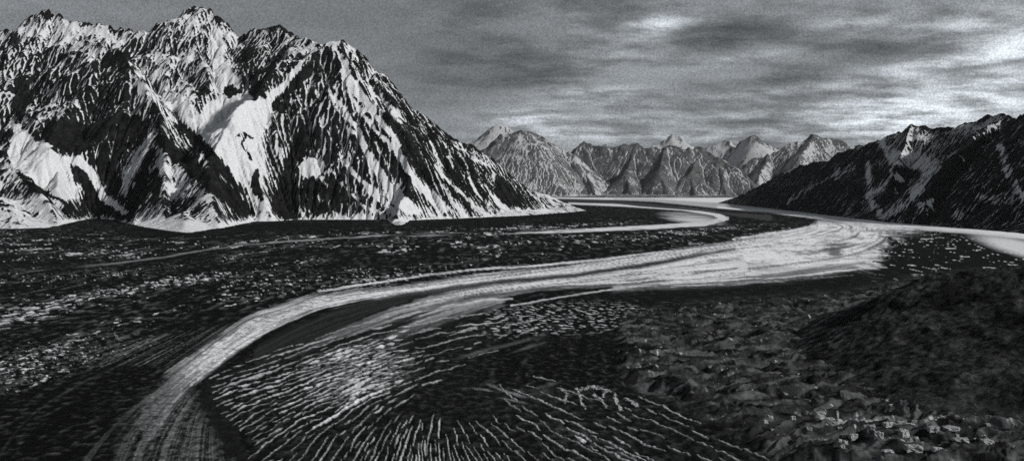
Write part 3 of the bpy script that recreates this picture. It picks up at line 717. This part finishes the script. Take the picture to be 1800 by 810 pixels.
tag(h_o, 'dark nearly black rounded hill in the right foreground above the rubble', 'hill', 'structure')

# ------------------------------------------------------------------ broken ice blocks in the rubble, lower right
block_mat = terrain_mat('dirty_ice', .01, .05, .36, 1.6, 1.0, .6)
def block_mesh(seed):
    import bmesh
    r = random.Random(seed); bm = bmesh.new()
    bmesh.ops.create_cube(bm, size=1)
    bmesh.ops.subdivide_edges(bm, edges=bm.edges[:], cuts=7, use_grid_fill=True)
    ox = r.random()*100
    for v in bm.verts:
        p = v.co.copy(); n = p.normalized()
        p = p.lerp(n*.62, .16)
        a = np.array([ox+p.x*2.1+p.z]); b_ = np.array([p.y*2.1-p.z*1.3])
        k = float(fbm(a, b_, 4, 300+seed)[0])
        p += n*.26*k
        if p.z > 0: p.x += .18*p.z*r.uniform(-.2, .2)
        p.z *= 1+.25*float(noise(a*1.7, b_*1.7, 311+seed)[0])
        v.co = p
    me = bpy.data.meshes.new('ice_block'); bm.to_mesh(me); bm.free()
    for k, f in (('snow', lambda c: .74+.18*math.sin(9*c.x+4*c.y)-.5*max(0, c.z-.38)-.5*max(0, -c.z-.3)), ('tone', lambda c: 1.)):
        at_ = me.attributes.new(k, 'FLOAT', 'POINT')
        for i, v in enumerate(me.vertices): at_.data[i].value = max(0, min(1, f(v.co)))
    me.materials.append(block_mat)
    return me
blocks = [(1442,738,20,7),(1462,748,16,8),(1516,752,34,10),(1528,768,24,14),(1545,778,20,16),(1560,760,22,9),(1588,768,24,16),(1606,774,20,18),(1580,784,30,14),(1620,790,26,14),
          (1640,768,22,10),(1655,784,24,14),(1672,762,34,6),(1690,775,30,8),(1710,784,24,9),(1600,748,18,8),(1628,752,16,6),(1500,772,18,12),(1486,764,14,8),(1735,795,26,8),
          (1560,795,26,12),(1605,803,34,12),(1650,803,28,10),(1380,762,14,6),(1345,756,12,7),(1640,742,20,5)]
rb = random.Random(5)
for _ in range(44):
    px = rb.uniform(1330, 1760); w_ = rb.uniform(5, 12)
    blocks.append((px, rb.gauss(772, 18) if px > 1420 else rb.uniform(740, 775), w_, w_*rb.uniform(.4, .8)))
gyr = GY[:,0]
for i, (px, py, w, hh) in enumerate(blocks):
    py += 7; w *= .72; hh *= .72
    x, y = gnd(px, py)
    ci = int(np.argmin(abs(cols-px))); ri = int(np.argmin(abs(rows-py)))
    zz = float(hz[ri, ci])
    o = bpy.data.objects.new('ice_block', block_mesh(i)); COL.objects.link(o)
    s = y/F
    o.scale = (w*s, w*s*random.uniform(.5, .9), hh*s*1.25); o.rotation_euler = (0, random.uniform(-.12, .12), random.uniform(-.5, .5))
    o.location = (x, y, zz+hh*s*.16)
    tag(o, 'pale broken ice block poking out of the dark rubble at the lower right', 'ice block', group='ice blocks showing through the rubble')

# ------------------------------------------------------------------ air
import bmesh
bm = bmesh.new(); bmesh.ops.create_cube(bm, size=1)
me = bpy.data.meshes.new('haze'); bm.to_mesh(me); bm.free()
hzo = bpy.data.objects.new('haze', me); COL.objects.link(hzo)
zlo = float(min(hz.min(), -400))-1
hzo.scale = (240000, 240000, 3000-zlo); hzo.location = (0, 40000, (3000+zlo)/2)
hm_ = bpy.data.materials.new('haze'); hm_.use_nodes = True
nt = hm_.node_tree; nt.nodes.clear()
o_ = nt.nodes.new('ShaderNodeOutputMaterial'); v_ = nt.nodes.new('ShaderNodeVolumePrincipled')
v_.inputs['Color'].default_value = (.95, .97, 1, 1); v_.inputs['Density'].default_value = 1.4e-6; v_.inputs['Anisotropy'].default_value = .2
nt.links.new(v_.outputs[0], o_.inputs['Volume']); me.materials.append(hm_)
tag(hzo, 'thin pale haze filling the air of the whole valley', 'haze', 'stuff')

# ------------------------------------------------------------------ sky
w = bpy.data.worlds.new('World'); scene.world = w; w.use_nodes = True
t = NT(w.node_tree); bg = w.node_tree.nodes['Background']
SUN_EL, SUN_AZ = math.radians(30), math.radians(117)       # azimuth from +Y towards +X
sky = t.n('ShaderNodeTexSky', sky_type='NISHITA', sun_disc=False, sun_elevation=SUN_EL, sun_rotation=SUN_AZ)
bw = t.n('ShaderNodeRGBToBW'); t.L(sky.outputs[0], bw.inputs[0])
tc = t.n('ShaderNodeTexCoord').outputs['Generated']
sep = t.n('ShaderNodeSeparateXYZ'); t.L(tc, sep.inputs[0])
dx, dy, dz = sep.outputs
az = t.m('ARCTAN2', dx, dy); el = t.m('ARCSINE', dz)
# cloud layer: flat sheet seen in perspective
hh = t.m('ADD', t.m('MAXIMUM', dz, 0.0), .14)
cx = t.m('DIVIDE', dx, hh); cy = t.m('DIVIDE', dy, hh)
cv = t.n('ShaderNodeCombineXYZ'); t.L(cx, cv.inputs[0]); t.L(t.m('MULTIPLY', cy, 1.15), cv.inputs[1]); 
c1 = t.tex(cv.outputs[0], 1.25, 9, .64)
c2 = t.tex(cv.outputs[0], 4.4, 7, .58)
cloud = t.m('ADD', t.m('MULTIPLY', c1, .7), t.m('MULTIPLY', c2, .3))
cloud = t.ramp(cloud, .40, .60, -.55, .85)
def sky_blob(px, py, rx, ry, amp, slant=0.):
    a0 = math.atan((px-900)/F); e0 = math.atan((YH-py)/F*math.cos(a0))
    u = t.m('SUBTRACT', az, a0); v = t.m('SUBTRACT', el, e0)
    v = t.m('ADD', v, t.m('MULTIPLY', u, -slant))
    r = t.m('ADD', t.m('POWER', t.m('DIVIDE', u, rx/F), 2.0), t.m('POWER', t.m('DIVIDE', v, ry/F), 2.0))
    return t.m('MULTIPLY', t.m('EXPONENT', t.m('MULTIPLY', r, -1.0)), amp)
blobs = [(1150,46,55,16,1.5,.1),(1060,95,60,22,.4,0),(915,205,60,14,.9,0),(1050,160,110,9,.55,.0),(1060,180,110,8,.5,0),(1290,170,120,10,.4,.1),(1300,103,70,8,.5,.12),
         (1760,150,230,70,.9,.2),(1640,112,200,12,.75,.15),(1620,130,160,10,.4,.15),(1800,60,100,40,.75,0),(1680,52,60,18,.6,.15),(1560,45,60,22,.4,0),(1480,40,45,10,.4,0),
         (1650,190,170,30,.7,.05),(1560,215,80,16,.7,0),(1200,205,280,9,.35,0),(1000,225,150,12,.45,0),(700,150,220,130,-.10,0),(840,40,130,60,-.2,0),(900,120,120,60,-.2,0),
         (1380,140,200,18,-.4,.05),(1280,60,90,40,-.3,0),(1760,112,110,5,-.9,.1),(1350,215,80,6,-.5,0),(1620,75,120,16,-.35,.1),(1120,230,80,8,-.45,0),(1240,238,360,13,.5,0),(1480,225,110,14,.35,0),(1420,190,120,7,.6,.06),(1010,238,120,9,.35,0),(1190,180,80,6,-.4,0),(480,60,330,130,.0,0)]
tot = None
for bb in blobs:
    k = sky_blob(*bb); tot = k if tot is None else t.m('ADD', tot, k)
vary = t.ramp(c2, .36, .64, .3, 1.65)
tot = t.m('MULTIPLY', t.m('MULTIPLY', tot, vary), 1.25)
leftcalm = t.ramp(az, math.atan((700-900)/F), math.atan((1050-900)/F), .24, 1.0)
lum = t.m('ADD', 1.0, t.m('ADD', t.m('MULTIPLY', cloud, t.m('MULTIPLY', leftcalm, .62)), tot))
gfine = t.tex(tc, 620, 2, .8)
lum = t.m('MULTIPLY', t.m('MAXIMUM', lum, .25), t.ramp(gfine, .2, .8, .66, 1.38))
# the high sheet flattens the clear-sky gradient
base = t.m('ADD', t.m('MULTIPLY', bw.outputs[0], .12), .85)
val = t.m('MULTIPLY', base, lum)
cc = t.n('ShaderNodeCombineColor')
t.L(t.m('MULTIPLY', val, .93), cc.inputs[0]); t.L(val, cc.inputs[1]); t.L(t.m('MULTIPLY', val, 1.06), cc.inputs[2])
t.L(cc.outputs[0], bg.inputs[0]); bg.inputs[1].default_value = .092

sl = bpy.data.lights.new('sun', 'SUN'); sl.energy = 2.2; sl.angle = math.radians(3); sl.color = (1, .985, .96)
so = bpy.data.objects.new('sun', sl); COL.objects.link(so)
dv = Vector((math.sin(SUN_AZ)*math.cos(SUN_EL), math.cos(SUN_AZ)*math.cos(SUN_EL), math.sin(SUN_EL)))
so.rotation_euler = dv.to_track_quat('Z', 'Y').to_euler()

# ------------------------------------------------------------------ camera and render
cam = bpy.data.cameras.new('camera'); co = bpy.data.objects.new('camera', cam); COL.objects.link(co)
co.location = (0, 0, H); co.rotation_euler = (math.pi/2, 0, 0)
cam.sensor_width = 36; cam.lens = 36*F/1800; cam.shift_y = -(405-YH)/1800
cam.clip_start = 5; cam.clip_end = 400000
scene.camera = co
scene.view_settings.view_transform = 'Standard'; scene.view_settings.look = 'None'
scene.view_settings.exposure = 0.75; scene.view_settings.gamma = 1
scene.cycles.use_denoising = False
scene.cycles.use_adaptive_sampling = False
scene.cycles.max_bounces = 4; scene.cycles.volume_bounces = 0; scene.cycles.diffuse_bounces = 2
